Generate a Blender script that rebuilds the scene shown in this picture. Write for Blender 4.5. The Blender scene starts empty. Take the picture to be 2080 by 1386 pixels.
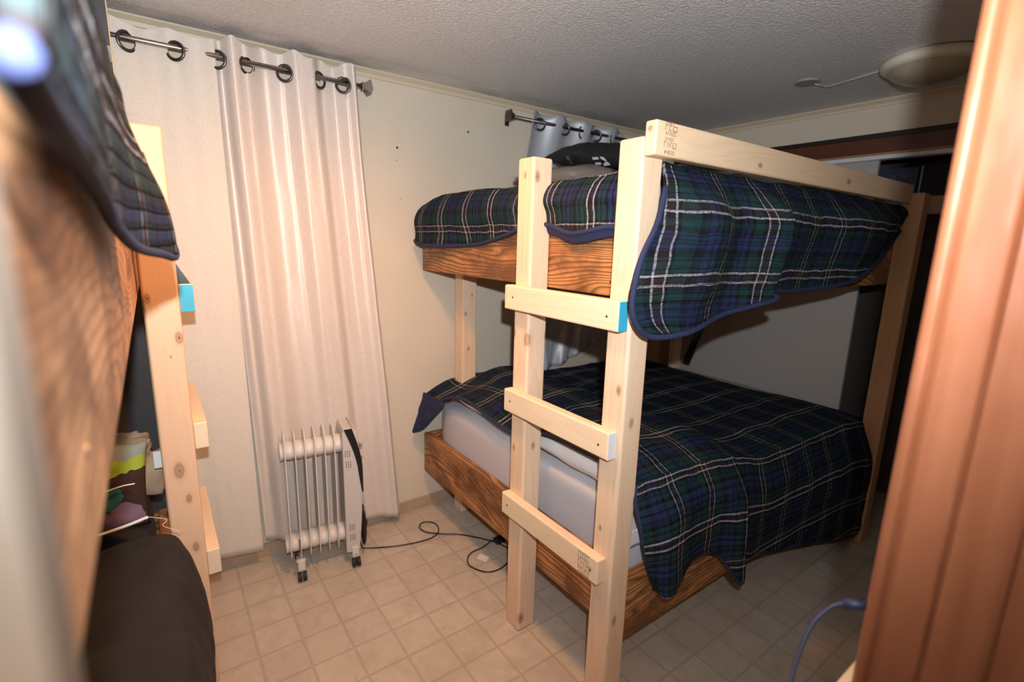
import bpy, bmesh, math, random
import numpy as np
from mathutils import Vector, Matrix, noise
S = bpy.context.scene
C = S.collection
PI = math.pi
V = Vector
rnd = random.Random(7)

# ------------------------------------------------------------------ camera, world, lights, exposure
R = Matrix(((0.81110884, -0.0944569, 0.57721776),
            (-0.58426954, -0.17648462, 0.7921378),
            (0.02704718, -0.97976072, -0.19833652)))     # rows: world axes in (right, down, forward)
EYE = V((0, 0, 1.6))
cam = bpy.data.cameras.new('camera')
cam.sensor_width = 36
cam.lens = 36 * 1003 / 2080
cam.clip_start = 0.01
cam.dof.use_dof = True
cam.dof.focus_distance = 1.55
cam.dof.aperture_fstop = 2.6
co = bpy.data.objects.new('camera', cam)
C.objects.link(co)
co.matrix_world = Matrix((
    (R[0][0], -R[0][1], -R[0][2], EYE.x),
    (R[1][0], -R[1][1], -R[1][2], EYE.y),
    (R[2][0], -R[2][1], -R[2][2], EYE.z),
    (0, 0, 0, 1)))
S.camera = co

S.view_settings.view_transform = 'Standard'
S.view_settings.look = 'None'
S.view_settings.gamma = 1
S.view_settings.use_curve_mapping = False
S.view_settings.exposure = 0.12

wd = bpy.data.worlds.new('world')
S.world = wd
wd.use_nodes = True
wd.node_tree.nodes['Background'].inputs[0].default_value = (1, .68, .38, 1)
wd.node_tree.nodes['Background'].inputs[1].default_value = 0.06


def lamp(name, loc, power, col, rad, kind='POINT'):
    l = bpy.data.lights.new(name, kind)
    l.energy = power
    l.color = col
    l.shadow_soft_size = rad
    o = bpy.data.objects.new(name, l)
    C.objects.link(o)
    o.location = loc
    return o


FL = EYE + R @ V((.040, -.14, -.065))
fo = lamp('camera_flash', FL, 150, (.93, .96, 1.0), .014, 'SPOT')
fo.data.spot_size = math.radians(158)
fo.data.spot_blend = 1.0
aim = R @ V((-.22, -.50, 1.0))          # the flash head points a little left of and above the lens axis
fo.rotation_euler = aim.to_track_quat('-Z', 'Y').to_euler()
bo = lamp('ceiling_bulb', (.62, 1.28, 2.25), 62, (1, .43, .12), .075, 'SPOT')     # reflector bulb turned towards the curtains
bo.data.spot_size = math.radians(165)
bo.data.spot_blend = 1.0
bo.rotation_euler = V((-.18, .24, -1.0)).to_track_quat('-Z', 'Y').to_euler()

# ------------------------------------------------------------------ helpers
def root_of(o):
    v = V((0, 0, 0))
    while o is not None:
        v += o.location
        o = o.parent
    return v


def link(name, me, mat, parent=None, kind=None):
    o = bpy.data.objects.new(name, me)
    C.objects.link(o)
    if mat is not None:
        me.materials.append(mat)
    if parent is not None:
        o.parent = parent
        o.location = -root_of(parent)
    if kind:
        o['kind'] = kind
    return o


def obj(name, bm, mat, parent=None, kind=None, smooth=False):
    me = bpy.data.meshes.new(name)
    bm.normal_update()
    bm.to_mesh(me)
    bm.free()
    if smooth:
        for p in me.polygons:
            p.use_smooth = True
    return link(name, me, mat, parent, kind)


def tag(o, label, cat, group=None):
    o['label'] = label
    o['category'] = cat
    if group:
        o['group'] = group
    return o


def thing(name, label, cat, loc=(0, 0, 0), group=None):
    o = bpy.data.objects.new(name, None)
    C.objects.link(o)
    o.location = loc
    o.empty_display_size = .05
    return tag(o, label, cat, group)


def NB():
    return bmesh.new()


def add_box(bm, x0, x1, y0, y1, z0, z1, bev=0.0, seg=2, M=None):
    vs = [bm.verts.new((x, y, z)) for z in (z0, z1) for y in (y0, y1) for x in (x0, x1)]
    fs = [(0, 2, 3, 1), (4, 5, 7, 6), (0, 1, 5, 4), (1, 3, 7, 5), (3, 2, 6, 7), (2, 0, 4, 6)]
    fl = [bm.faces.new([vs[i] for i in f]) for f in fs]
    if bev > 0:
        es = list({e for f in fl for e in f.edges})
        r = bmesh.ops.bevel(bm, geom=es, offset=bev, segments=seg, profile=.5, affect='EDGES')
        vs = list({v for f in r['faces'] for v in f.verts} | {v for v in vs if v.is_valid})
    if M is not None:
        for v in vs:
            v.co = M @ v.co
    return vs


def box(name, b, mat, parent=None, bev=0.0, seg=2, kind=None, M=None):
    bm = NB()
    add_box(bm, *b, bev=bev, seg=seg, M=M)
    return obj(name, bm, mat, parent, kind, smooth=False)


def add_tube(bm, pts, r, n=10, caps=True):
    pts = [V(p) for p in pts]
    rings = []
    up = None
    for i, p in enumerate(pts):
        a = pts[max(i - 1, 0)]
        b = pts[min(i + 1, len(pts) - 1)]
        t = (b - a).normalized()
        if up is None:
            up = V((0, 0, 1)) if abs(t.z) < .9 else V((1, 0, 0))
        s = t.cross(up).normalized()
        up = s.cross(t).normalized()
        rr = r(i / (len(pts) - 1)) if callable(r) else r
        rings.append([bm.verts.new(p + (s * math.cos(2 * PI * k / n) + up * math.sin(2 * PI * k / n)) * rr) for k in range(n)])
    for a, b in zip(rings, rings[1:]):
        for k in range(n):
            bm.faces.new((a[k], a[(k + 1) % n], b[(k + 1) % n], b[k]))
    if caps:
        bm.faces.new(list(reversed(rings[0])))
        bm.faces.new(rings[-1])


def tube(name, pts, r, mat, parent=None, n=10):
    bm = NB()
    add_tube(bm, pts, r, n)
    return obj(name, bm, mat, parent, smooth=True)


def catmull(P, m):
    """P (k,3) -> m points, parametrised by index"""
    P = np.asarray(P, float)
    k = len(P)
    t = np.linspace(0, k - 1, m)
    i = np.clip(np.floor(t).astype(int), 0, k - 2)
    f = (t - i)[:, None]
    Pm = np.vstack([2 * P[0] - P[1], P, 2 * P[-1] - P[-2]])
    a, b, c, d = Pm[i], Pm[i + 1], Pm[i + 2], Pm[i + 3]
    return .5 * ((2 * b) + (-a + c) * f + (2 * a - 5 * b + 4 * c - d) * f ** 2 + (-a + 3 * b - 3 * c + d) * f ** 3)


def grid_interp(G, nu, nv):
    """G (rows, cols, k) control grid -> (nv, nu, k)"""
    G = np.asarray(G, float)
    A = np.stack([catmull(G[r], nu) for r in range(G.shape[0])])          # rows, nu
    return np.stack([catmull(A[:, c], nv) for c in range(nu)], axis=1)    # nv, nu


def sheet(name, patches, mat, parent=None, thick=.012, wr=.004, wf=9., seed=0, weld=True, offset=-1):
    """patches: list of (control grid of (x,y,z,u,v), nu, nv); one cloth object"""
    bm = NB()
    uvl = bm.loops.layers.uv.new('UVMap')
    for G, nu, nv in patches:
        A = grid_interp(G, nu, nv)
        vs = []
        for r in range(nv):
            row = []
            for c in range(nu):
                x, y, z, u, v = A[r, c]
                q = V((x * wf + seed, y * wf, z * wf))
                d = noise.noise_vector(q) * wr + noise.noise_vector(q * 2.7) * (wr * .35)
                row.append(bm.verts.new((x + d.x, y + d.y, z + d.z)))
            vs.append(row)
        for r in range(nv - 1):
            for c in range(nu - 1):
                f = bm.faces.new((vs[r][c], vs[r][c + 1], vs[r + 1][c + 1], vs[r + 1][c]))
                idx = ((r, c), (r, c + 1), (r + 1, c + 1), (r + 1, c))
                for l, (a, b) in zip(f.loops, idx):
                    l[uvl].uv = (A[a, b, 3], A[a, b, 4])
    if weld:
        bmesh.ops.remove_doubles(bm, verts=bm.verts, dist=.0006)
    bmesh.ops.recalc_face_normals(bm, faces=bm.faces)
    o = obj(name, bm, mat, parent, smooth=True)
    if thick:
        m = o.modifiers.new('solid', 'SOLIDIFY')
        m.thickness = thick
        m.offset = offset
    return o


# ------------------------------------------------------------------ materials
class NT:
    def __init__(s, name, rough=.5, spec=.5):
        s.m = bpy.data.materials.new(name)
        s.m.use_nodes = True
        s.t = s.m.node_tree
        s.b = s.t.nodes['Principled BSDF']
        s.b.inputs['Roughness'].default_value = rough
        s.b.inputs['Specular IOR Level'].default_value = spec

    def n(s, typ, ins=None, **kw):
        nd = s.t.nodes.new('ShaderNode' + typ)
        for k, v in kw.items():
            setattr(nd, k, v)
        for k, v in (ins or {}).items():
            if hasattr(v, 'is_output') or isinstance(v, bpy.types.NodeSocket):
                s.t.links.new(v, nd.inputs[k])
            else:
                nd.inputs[k].default_value = v
        return nd

    def math(s, op, a, b=0.0, c=0.0):
        nd = s.t.nodes.new('ShaderNodeMath')
        nd.operation = op
        for i, v in enumerate((a, b, c)):
            if isinstance(v, bpy.types.NodeSocket):
                s.t.links.new(v, nd.inputs[i])
            else:
                nd.inputs[i].default_value = v
        return nd.outputs[0]

    def ramp(s, fac, stops, interp='LINEAR'):
        nd = s.t.nodes.new('ShaderNodeValToRGB')
        s.t.links.new(fac, nd.inputs[0])
        cr = nd.color_ramp
        cr.interpolation = interp
        while len(cr.elements) < len(stops):
            cr.elements.new(.5)
        for e, (p, c) in zip(cr.elements, stops):
            e.position = p
            e.color = (c, c, c, 1) if isinstance(c, (int, float)) else (*c, 1)
        return nd.outputs[0]

    def mix(s, f, a, b, bt='MIX'):
        nd = s.t.nodes.new('ShaderNodeMix')
        nd.data_type = 'RGBA'
        nd.blend_type = bt
        for i, v in ((0, f), (6, a), (7, b)):
            if isinstance(v, bpy.types.NodeSocket):
                s.t.links.new(v, nd.inputs[i])
            else:
                nd.inputs[i].default_value = v if i == 0 else (*v, 1)
        return nd.outputs[2]

    def color(s, sock):
        if isinstance(sock, bpy.types.NodeSocket):
            s.t.links.new(sock, s.b.inputs['Base Color'])
        else:
            s.b.inputs['Base Color'].default_value = (*sock, 1)

    def bump(s, h, strength=.3, dist=.01):
        nd = s.n('Bump', {'Strength': strength, 'Distance': dist, 'Height': h})
        s.t.links.new(nd.outputs[0], s.b.inputs['Normal'])

    def coords(s, scale=(1, 1, 1), loc=(0, 0, 0), kind='Object'):
        tc = s.n('TexCoord')
        return s.n('Mapping', {'Vector': tc.outputs[kind], 'Scale': scale, 'Location': loc}).outputs[0]

    def noise(s, vec, scale, detail=3, rough=.5, dist=0):
        return s.n('TexNoise', {'Vector': vec, 'Scale': scale, 'Detail': detail, 'Roughness': rough, 'Distortion': dist}).outputs[0]


def plain(name, col, rough=.5, metal=0., bumps=0., bscale=200, var=0.):
    t = NT(name, rough)
    t.b.inputs['Metallic'].default_value = metal
    v = t.coords()
    n1 = t.noise(v, 12)
    if var:
        t.color(t.mix(t.ramp(n1, [(.35, 0), (.65, 1)]), tuple(c * (1 - var) for c in col), col))
    else:
        t.color(col)
    if bumps:
        t.bump(t.noise(v, bscale), bumps, .002)
    return t.m


def pine(name, axis, tone=(.84, .645, .46), dark=(.70, .46, .285), knots=(), seed=0., growth=1.0):
    t = NT(name, .48, .35)
    sc = [14.0, 14.0, 14.0]
    sc[axis] = .9
    v = t.coords(tuple(sc), (seed, seed * 1.7, seed * .6))
    n = t.noise(v, 1.0, 2, .5, .6)
    bands = t.math('FRACT', t.math('MULTIPLY', n, 9.0 * growth))
    ring = t.ramp(bands, [(0, 0), (.55, .25), (.85, 1), (1, 0)])
    sc2 = [160.0, 160.0, 160.0]
    sc2[axis] = 5
    fine = t.noise(t.coords(tuple(sc2)), 1.0, 2)
    big = t.noise(t.coords(tuple(3 if i != axis else 1.2 for i in range(3)), (seed, 0, 0)), 1.0, 2)
    col = t.mix(t.math('MULTIPLY', ring, .42), tone, dark)
    col = t.mix(t.math('MULTIPLY', t.ramp(fine, [(.4, 0), (.7, 1)]), .22), col, dark)
    col = t.mix(t.math('MULTIPLY', t.ramp(big, [(.4, 0), (.7, 1)]), .28), col, (.84, .52, .36))
    tc = t.n('TexCoord')
    for (kx, ky, kz, kr) in knots:
        d = t.n('VectorMath', {0: tc.outputs['Object'], 1: (kx, ky, kz)}, operation='SUBTRACT').outputs[0]
        s3 = [1, 1, 1]
        s3[axis] = .55
        d = t.n('VectorMath', {0: d, 1: tuple(s3)}, operation='MULTIPLY').outputs[0]
        ln = t.n('VectorMath', {0: d}, operation='LENGTH').outputs['Value']
        wob = t.math('ADD', ln, t.math('MULTIPLY', t.math('SUBTRACT', n, .5), kr * .8))
        f = t.ramp(t.math('DIVIDE', wob, kr), [(0, .9), (.18, .6), (.4, .55), (.6, .18), (1, 0)])
        kc = t.ramp(t.math('DIVIDE', wob, kr), [(0, (.13, .05, .02)), (.2, (.35, .16, .07)), (.4, (.10, .035, .015)), (.6, (.40, .19, .09)), (1, (.6, .36, .2))])
        col = t.mix(f, col, kc)
    t.color(col)
    t.bump(fine, .12, .001)
    return t.m


def burnt(name, axis, seed=0., pale=0.):
    t = NT(name, .5, .4)
    sc = [5.0, 5.0, 7.0]
    sc[axis] = .9
    n = t.noise(t.coords(tuple(sc), (seed, seed * .3, seed * .7)), 1.0, 1.5, .5, .3)
    z = t.n('SeparateXYZ', {0: t.n('TexCoord').outputs['Object']}).outputs[2]
    wv = t.noise(t.coords(tuple(9 if i != axis else 6 for i in range(3)), (0, seed, 0)), 1.0, 2)
    c_ = t.math('ADD', t.math('MULTIPLY', z, 62.0), t.math('ADD', t.math('MULTIPLY', n, 15.0), t.math('MULTIPLY', wv, 1.2)))
    bands = t.math('FRACT', c_)
    ring = t.ramp(bands, [(0, .1), (.40, .15), (.72, 1), (.88, .9), (1, .1)])
    patch = t.ramp(t.noise(t.coords(tuple(5 if i != axis else 3.2 for i in range(3)), (seed * 2, 0, 1)), 1.6, 4, .6), [(.40, 0), (.62, 1)])
    base = t.mix(patch, (.62 + pale * .14, .28 + pale * .16, .10 + pale * .14), (.16, .055, .018))
    col = t.mix(t.math('MULTIPLY', ring, .86 - .45 * pale), base, (.045, .016, .006))
    sc2 = [220.0, 220.0, 220.0]
    sc2[axis] = 6
    fine = t.noise(t.coords(tuple(sc2)), 1.0, 2)
    col = t.mix(t.math('MULTIPLY', fine, .25), col, (.62, .30, .12))
    t.color(col)
    t.bump(ring, .10, .001)
    return t.m


def plaid(name, period=.2, seed=0., uo=0.0, vo=0.0):
    t = NT(name, .85, .15)
    tc = t.n('TexCoord')
    sep = t.n('SeparateXYZ', {0: tc.outputs['UV']})
    wob = t.noise(tc.outputs['UV'], 14, 2)
    wo = t.math('MULTIPLY', t.math('SUBTRACT', wob, .5), .010)
    u = t.math('ADD', t.math('ADD', sep.outputs[0], wo), uo)
    v = t.math('ADD', t.math('ADD', sep.outputs[1], wo), vo)
    K, B, G_, N_, Br = (.007, .007, .008), (.017, .025, .076), (.011, .033, .036), (.009, .012, .028), (.022, .016, .015)
    st = [(0, Br), (.13, K), (.19, G_), (.40, K), (.46, N_), (.53, B), (.62, N_), (.66, B), (.74, K), (.80, G_), (.93, K)]
    fu = t.math('FRACT', t.math('DIVIDE', u, period))
    fv = t.math('FRACT', t.math('DIVIDE', v, period))
    cu = t.ramp(fu, st, 'CONSTANT')
    cv = t.ramp(fv, st, 'CONSTANT')
    # twill weave threads decide which yarn shows
    col = t.mix(.5, cu, cv)
    wu = t.ramp(fu, [(0, 1), (.021, 0), (.128, 1), (.149, 0)], 'CONSTANT')
    wv = t.ramp(fv, [(0, 1), (.034, 0), (.140, 1), (.174, 0)], 'CONSTANT')
    w = t.math('MULTIPLY', t.math('ADD', t.math('MULTIPLY', wu, .8), wv), .44)
    dn = t.noise(tc.outputs['UV'], 150, 1)
    w = t.math('MULTIPLY', w, t.ramp(dn, [(.38, .35), (.52, 1)]))
    w = t.math('MINIMUM', w, 1.0)
    col = t.mix(w, col, (.62, .60, .66))
    t.color(col)
    q = t.math('PINGPONG', sep.outputs[1], .0115)
    q = t.ramp(t.math('DIVIDE', q, .0115), [(0, 0), (.3, .75), (1, 1)])
    pk = t.noise(t.coords((1, 1, 1), kind='UV'), 55, 2)
    h = t.math('ADD', q, t.math('MULTIPLY', pk, .9))
    t.bump(h, .7, .008)
    return t.m


M = {}
M['plaid'] = plaid('plaid_quilt', uo=.015, vo=.05)
M['plaid_low'] = plaid('plaid_quilt_lower', uo=.07, vo=.10)
M['plaid_near'] = plaid('plaid_quilt_near', uo=.02, vo=.03)
M['navy'] = plain('navy_binding', (.015, .024, .078), .8, bumps=.3, bscale=300, var=.2)
M['white_sheet'] = plain('white_sheet', (.56, .56, .60), .75, bumps=.15, bscale=60)
M['pillowcase'] = plain('white_pillowcase', (.80, .78, .76), .7, bumps=.2, bscale=40)
M['black_cloth'] = plain('black_cloth', (.015, .013, .014), .8, bumps=.35, bscale=120, var=.3)
M['black_plastic'] = plain('black_plastic', (.012, .012, .013), .28)
M['rubber'] = plain('black_rubber', (.01, .01, .01), .6)
M['metal'] = plain('brushed_nickel', (.42, .38, .35), .32, 1.0)
M['dark_metal'] = plain('dark_metal', (.14, .13, .12), .35, 1.0)
M['steel'] = plain('zinc_screw', (.55, .52, .45), .3, 1.0)
M['enamel'] = plain('heater_enamel', (.74, .70, .64), .38, var=.06)
M['enamel_grey'] = plain('heater_panel', (.60, .57, .55), .42)
M['vent'] = plain('vent_dark', (.12, .11, .10), .7)
M['chrome'] = plain('chrome', (.75, .75, .75), .12, 1.0)
M['turq'] = plain('turquoise_paint', (.04, .42, .62), .55, var=.12)
M['ink'] = plain('stamp_ink', (.13, .075, .04), .8)
M['ink_faint'] = plain('stamp_ink_faint', (.42, .26, .17), .8)
M['hole'] = plain('screw_hole', (.03, .018, .01), .8)
M['tan_fabric'] = plain('tan_fabric', (.30, .25, .21), .85, bumps=.3, bscale=90)
M['fleece'] = plain('beige_fleece', (.52, .36, .22), .9, bumps=.6, bscale=70, var=.2)
M['label_white'] = plain('white_label', (.78, .78, .78), .7)
M['cable'] = plain('blue_cable', (.018, .026, .075), .5)
M['box_blue'] = plain('blue_carton', (.01, .04, .28), .5)
M['box_dark'] = plain('dark_carton', (.02, .03, .07), .55)
M['box_line'] = plain('carton_line', (.32, .36, .44), .6)
M['frame_white'] = plain('white_track', (.72, .72, .72), .4)
M['black_strip'] = plain('black_strip', (.01, .009, .008), .5)
M['edge_wood'] = plain('pale_edge_wood', (.80, .62, .38), .5)
M['dome'] = plain('lamp_glass', (.42, .38, .28), .25)
M['dome_rim'] = plain('lamp_rim', (.74, .68, .56), .35)
M['cover'] = plain('painted_cover', (.42, .36, .31), .5)


def mat_wall():
    t = NT('painted_panel_wall', .62, .3)
    v = t.coords((1, 1, 1))
    n = t.noise(t.coords((260, 260, 5)), 1, 2)
    st = t.noise(v, 2.0, 3)
    t.color(t.mix(t.ramp(st, [(.3, 0), (.75, 1)]), (.70, .615, .49), (.75, .665, .54)))
    t.bump(n, .10, .001)
    return t.m


def mat_door_panel():
    t = NT('sliding_door_paint', .6, .3)
    n = t.noise(t.coords((200, 200, 4)), 1, 2)
    t.color((.42, .40, .37))
    t.bump(n, .1, .001)
    return t.m


def mat_ceiling():
    t = NT('textured_ceiling', .55, .45)
    v = t.coords()
    a = t.noise(v, 85, 3, .65, .4)
    h = t.ramp(a, [(.42, 0), (.58, 1)])
    stain = t.ramp(t.noise(v, 1.4, 3), [(.35, 0), (.7, 1)])
    col = t.mix(stain, (.78, .765, .75), (.85, .845, .84))
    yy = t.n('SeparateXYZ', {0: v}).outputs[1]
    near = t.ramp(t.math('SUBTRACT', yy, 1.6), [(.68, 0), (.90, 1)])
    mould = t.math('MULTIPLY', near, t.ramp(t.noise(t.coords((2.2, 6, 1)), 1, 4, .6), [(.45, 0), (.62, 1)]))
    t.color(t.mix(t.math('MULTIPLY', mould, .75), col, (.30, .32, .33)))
    t.bump(h, .7, .004)
    return t.m


def mat_floor():
    t = NT('vinyl_tile_floor', .36, .45)
    tc = t.n('TexCoord')
    sep = t.n('SeparateXYZ', {0: tc.outputs['Object']})
    P = .1575
    fx = t.math('DIVIDE', t.math('SUBTRACT', sep.outputs[0], .0375), P)
    fy = t.math('DIVIDE', t.math('SUBTRACT', sep.outputs[1], .1295), P)
    cell = t.n('CombineXYZ', {0: t.math('FLOOR', fx), 1: t.math('FLOOR', fy)}).outputs[0]
    wn = t.n('TexWhiteNoise', {'Vector': cell}, noise_dimensions='3D')
    rnd_ = wn.outputs['Value']
    gx = t.math('PINGPONG', fx, .5)
    gy = t.math('PINGPONG', fy, .5)
    g = t.math('MINIMUM', gx, gy)
    grout = t.ramp(g, [(0, 1), (.006, 1), (.014, 0)])
    # linen streaks, direction varies by tile
    sA = t.noise(t.coords((14, 90, 1)), 1, 3)
    sB = t.noise(t.coords((90, 14, 1)), 1, 3)
    pick = t.math('GREATER_THAN', rnd_, .5)
    stv = t.mix(pick, sA, sB)
    mar = t.noise(tc.outputs['Object'], 9, 5, .65, .6)
    mr = t.ramp(mar, [(.36, 0), (.72, 1)])
    col = t.mix(mr, (.66, .585, .49), (.50, .43, .35))
    col = t.mix(t.math('MULTIPLY', stv, .30), col, (.67, .61, .52))
    col = t.mix(t.math('MULTIPLY', rnd_, .22), col, (.45, .39, .32))
    patch = t.ramp(t.noise(tc.outputs['Object'], 24, 4, .7), [(.60, 0), (.72, 1)])
    col = t.mix(t.math('MULTIPLY', patch, .4), col, (.34, .27, .20))
    col = t.mix(t.math('MULTIPLY', grout, .75), col, (.60, .52, .42))
    edge = t.ramp(g, [(0, .15), (.010, .2), (.024, .55), (.036, 0)])
    col = t.mix(edge, col, (.26, .19, .14))
    t.color(col)
    t.bump(t.math('SUBTRACT', 1.0, grout), .25, .002)
    return t.m


def mat_satin(name, col, col2, gl=1.0):
    t = NT(name, .34, .6)
    v = t.coords((60, 60, 700))
    n = t.noise(v, 1, 2)
    n2 = t.noise(t.coords((160, 160, 160)), 1, 3)
    t.color(t.mix(t.ramp(n2, [(.3, 0), (.7, 1)]), col, col2))
    t.b.inputs['Specular IOR Level'].default_value = .8 * gl
    t.b.inputs['Metallic'].default_value = .14 * gl
    t.b.inputs['Roughness'].default_value = .38 if gl > .5 else .6
    h = t.math('ADD', n, t.math('MULTIPLY', n2, .8))
    t.bump(h, .22, .002)
    return t.m


def mat_gloss_panel():
    t = NT('grey_gloss_laminate', .24, .6)
    n = t.noise(t.coords((90, 90, 90)), 1, 2)
    t.color((.075, .077, .08))
    t.bump(n, .08, .001)
    return t.m


def mat_redwood():
    t = NT('varnished_redwood', .40, .45)
    v = t.coords((14, 26, 1.6))
    n = t.noise(v, 1, 3, .55, .5)
    bl = t.noise(t.coords((4, 9, 6)), 1.4, 2)
    t.color(t.mix(t.ramp(n, [(.3, 0), (.7, 1)]), (.34, .125, .060), (.22, .07, .030)))
    t.bump(bl, .3, .02)
    return t.m


def mat_cushion():
    t = NT('patterned_cushion', .85, .2)
    tc = t.n('TexCoord')
    P = tc.outputs['Object']
    n = t.noise(P, 16, 2)
    z = t.n('SeparateXYZ', {0: P}).outputs[2]
    zz = t.math('ADD', z, t.math('MULTIPLY', t.math('SUBTRACT', n, .5), .07))
    col = t.mix(t.ramp(t.math('SUBTRACT', zz, .5), [(.415, 0), (.418, 1)], 'CONSTANT'), (.040, .022, .020), (.26, .36, .04))
    col = t.mix(t.ramp(t.math('SUBTRACT', zz, .5), [(.455, 0), (.458, 1)], 'CONSTANT'), col, (.20, .25, .23))
    col = t.mix(t.ramp(t.math('SUBTRACT', zz, .5), [(.505, 0), (.508, 1)], 'CONSTANT'), col, (.10, .17, .03))
    for c_, r_, k in (((-.125, 1.655, .80), .050, (.20, .12, .17)), ((-.175, 1.655, .785), .05, (.20, .12, .17)), ((-.165, 1.655, .865), .035, (.03, .13, .10))):
        d = t.n('VectorMath', {0: P, 1: c_}, operation='DISTANCE').outputs['Value']
        d = t.math('ADD', d, t.math('MULTIPLY', t.math('SUBTRACT', n, .5), .04))
        col = t.mix(t.math('LESS_THAN', d, r_), col, k)
    t.color(col)
    t.bump(t.noise(P, 120), .3, .002)
    return t.m


M['wall'] = mat_wall()
M['ceiling'] = mat_ceiling()
M['floor'] = mat_floor()
M['door_panel'] = mat_door_panel()
M['satin'] = mat_satin('champagne_satin', (.70, .62, .56), (.80, .72, .65), .55)
M['satin_flat'] = mat_satin('champagne_satin_flat', (.70, .65, .57), (.78, .73, .65), .2)
M['satin_grey'] = mat_satin('silver_satin', (.50, .53, .58), (.60, .63, .68))
M['gloss_panel'] = mat_gloss_panel()
M['redwood'] = mat_redwood()
M['cushion'] = mat_cushion()
M['baseboard'] = plain('tan_baseboard', (.50, .37, .26), .5, var=.15)
M['crown'] = plain('cream_crown', (.70, .60, .44), .5)
M['jamb_white'] = plain('pale_jamb', (.88, .86, .76), .5)
M['jamb_tan'] = plain('pale_casing', (.24, .20, .16), .6)
M['brown_trim'] = plain('dark_brown_trim', (.12, .035, .015), .4, var=.3)
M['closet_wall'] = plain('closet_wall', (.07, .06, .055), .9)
M['shelf'] = plain('shelf_wood', (.42, .22, .10), .5, var=.2)

# ------------------------------------------------------------------ room shell
WA, WB, H = 2.522, 3.24, 2.39
box('floor', (-2.3, 3.95, -1.6, 2.6, -.05, 0), M['floor'], kind='structure')
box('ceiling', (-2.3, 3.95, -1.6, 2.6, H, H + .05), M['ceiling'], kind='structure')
box('wall_back', (-2.3, 3.95, WA, WA + .08, 0, H), M['wall'], kind='structure')
box('wall_left', (-2.3, -2.22, -1.6, WA, 0, H), M['wall'], kind='structure')
# closet wall: the solid part beside the corner and the part over the opening
bm = NB()
add_box(bm, WB, WB + .09, 2.44, WA, 0, H)
add_box(bm, WB, WB + .09, .16, 2.44, 2.215, H)
obj('wall_right', bm, M['wall'], kind='structure')
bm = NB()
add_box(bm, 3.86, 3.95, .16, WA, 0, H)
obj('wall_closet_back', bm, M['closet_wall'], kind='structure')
bm = NB()      # wall with the doorway we look through
add_box(bm, -2.22, -.0265, .02, .125, 0, H)
add_box(bm, .67, 3.95, .04, .14, 0, H)
add_box(bm, -.0265, .67, .04, .125, 2.05, H)
obj('wall_front', bm, M['wall'], kind='structure')
box('wall_hall', (-2.3, 3.95, -1.68, -1.6, 0, H), M['wall'], kind='structure')

# crown strip, baseboards
def crown(name, a, b, inward):
    """quarter-round strip from a to b under the ceiling, profile pushed 'inward' into the room"""
    bm = NB()
    a, b, w = V(a), V(b), V(inward)
    prof = [(0, 0), (.030, 0), (.030, -.006), (.012, -.020), (.008, -.034), (0, -.034)]
    ra = [bm.verts.new(a + w * p + V((0, 0, q))) for p, q in prof]
    rb = [bm.verts.new(b + w * p + V((0, 0, q))) for p, q in prof]
    n = len(prof)
    for i in range(n):
        bm.faces.new((ra[i], ra[(i + 1) % n], rb[(i + 1) % n], rb[i]))
    bm.faces.new(ra); bm.faces.new(rb)
    bmesh.ops.recalc_face_normals(bm, faces=bm.faces)
    return obj(name, bm, M['crown'], kind='structure')


crown('trim_1', (-2.22, WA, H), (WB, WA, H), (0, -1, 0))
crown('trim_2', (WB, .14, H), (WB, WA, H), (-1, 0, 0))
box('baseboard_back', (-2.22, WB, WA - .012, WA, 0, .073), M['baseboard'], bev=.003, kind='structure')
box('baseboard_right', (WB - .012, WB, 2.44, WA - .012, 0, .073), M['baseboard'], bev=.003, kind='structure')

# nail holes and marks on the back wall: part of the wall
bm = NB()
for (x, z, r) in [(1.076, 2.053, .006), (1.496, 2.188, .006), (1.072, 1.99, .0025), (1.05, 2.18, .002), (1.5, 2.02, .002), (1.09, 1.80, .002), (1.40, 1.93, .002), (1.07, 1.76, .002)]:
    for v in bmesh.ops.create_cone(bm, cap_ends=True, segments=10, radius1=r, radius2=r, depth=.001)['verts']:
        v.co = V((x + v.co.x, WA - .0008 + v.co.z, z + v.co.y))
obj('trim_3', bm, M['hole'], kind='structure')

# doorway: right-hand jamb (stained wood, moulded) and left-hand jamb
def extrude_profile(name, prof, z0, z1, mat, kind='structure', parent=None):
    bm = NB()
    a = [bm.verts.new((x, y, z0)) for x, y in prof]
    b = [bm.verts.new((x, y, z1)) for x, y in prof]
    n = len(prof)
    for i in range(n):
        bm.faces.new((a[i], a[(i + 1) % n], b[(i + 1) % n], b[i]))
    bm.faces.new(list(reversed(a))); bm.faces.new(b)
    bmesh.ops.recalc_face_normals(bm, faces=bm.faces)
    return obj(name, bm, mat, parent, kind)


prof = [(.70, .157), (.632, .157), (.624, .1565), (.6205, .153), (.620, .1495), (.6205, .146), (.624, .1435),
        (.6215, .140), (.620, .136), (.620, .106), (.6215, .1035), (.6255, .1025), (.6225, .100), (.6185, .097), (.6185, .060), (.6215, .055), (.628, .052),
        (.628, .035), (.628, -.02), (.69, -.02)]
extrude_profile('trim_4', prof, 0, 2.06, M['redwood'])
prof = [(-.12, .125), (-.12, .172), (-.0285, .172), (-.0275, .169), (-.0275, .128), (-.0265, .125)]
extrude_profile('trim_5', prof, 0, 2.06, M['jamb_tan'])
prof = [(-.0265, .125), (-.0245, .120), (-.0205, .104), (-.0205, -.0), (-.10, -.0), (-.10, .02), (-.0265, .02)]
extrude_profile('trim_6', prof, 0, 2.06, M['jamb_white'])

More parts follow.
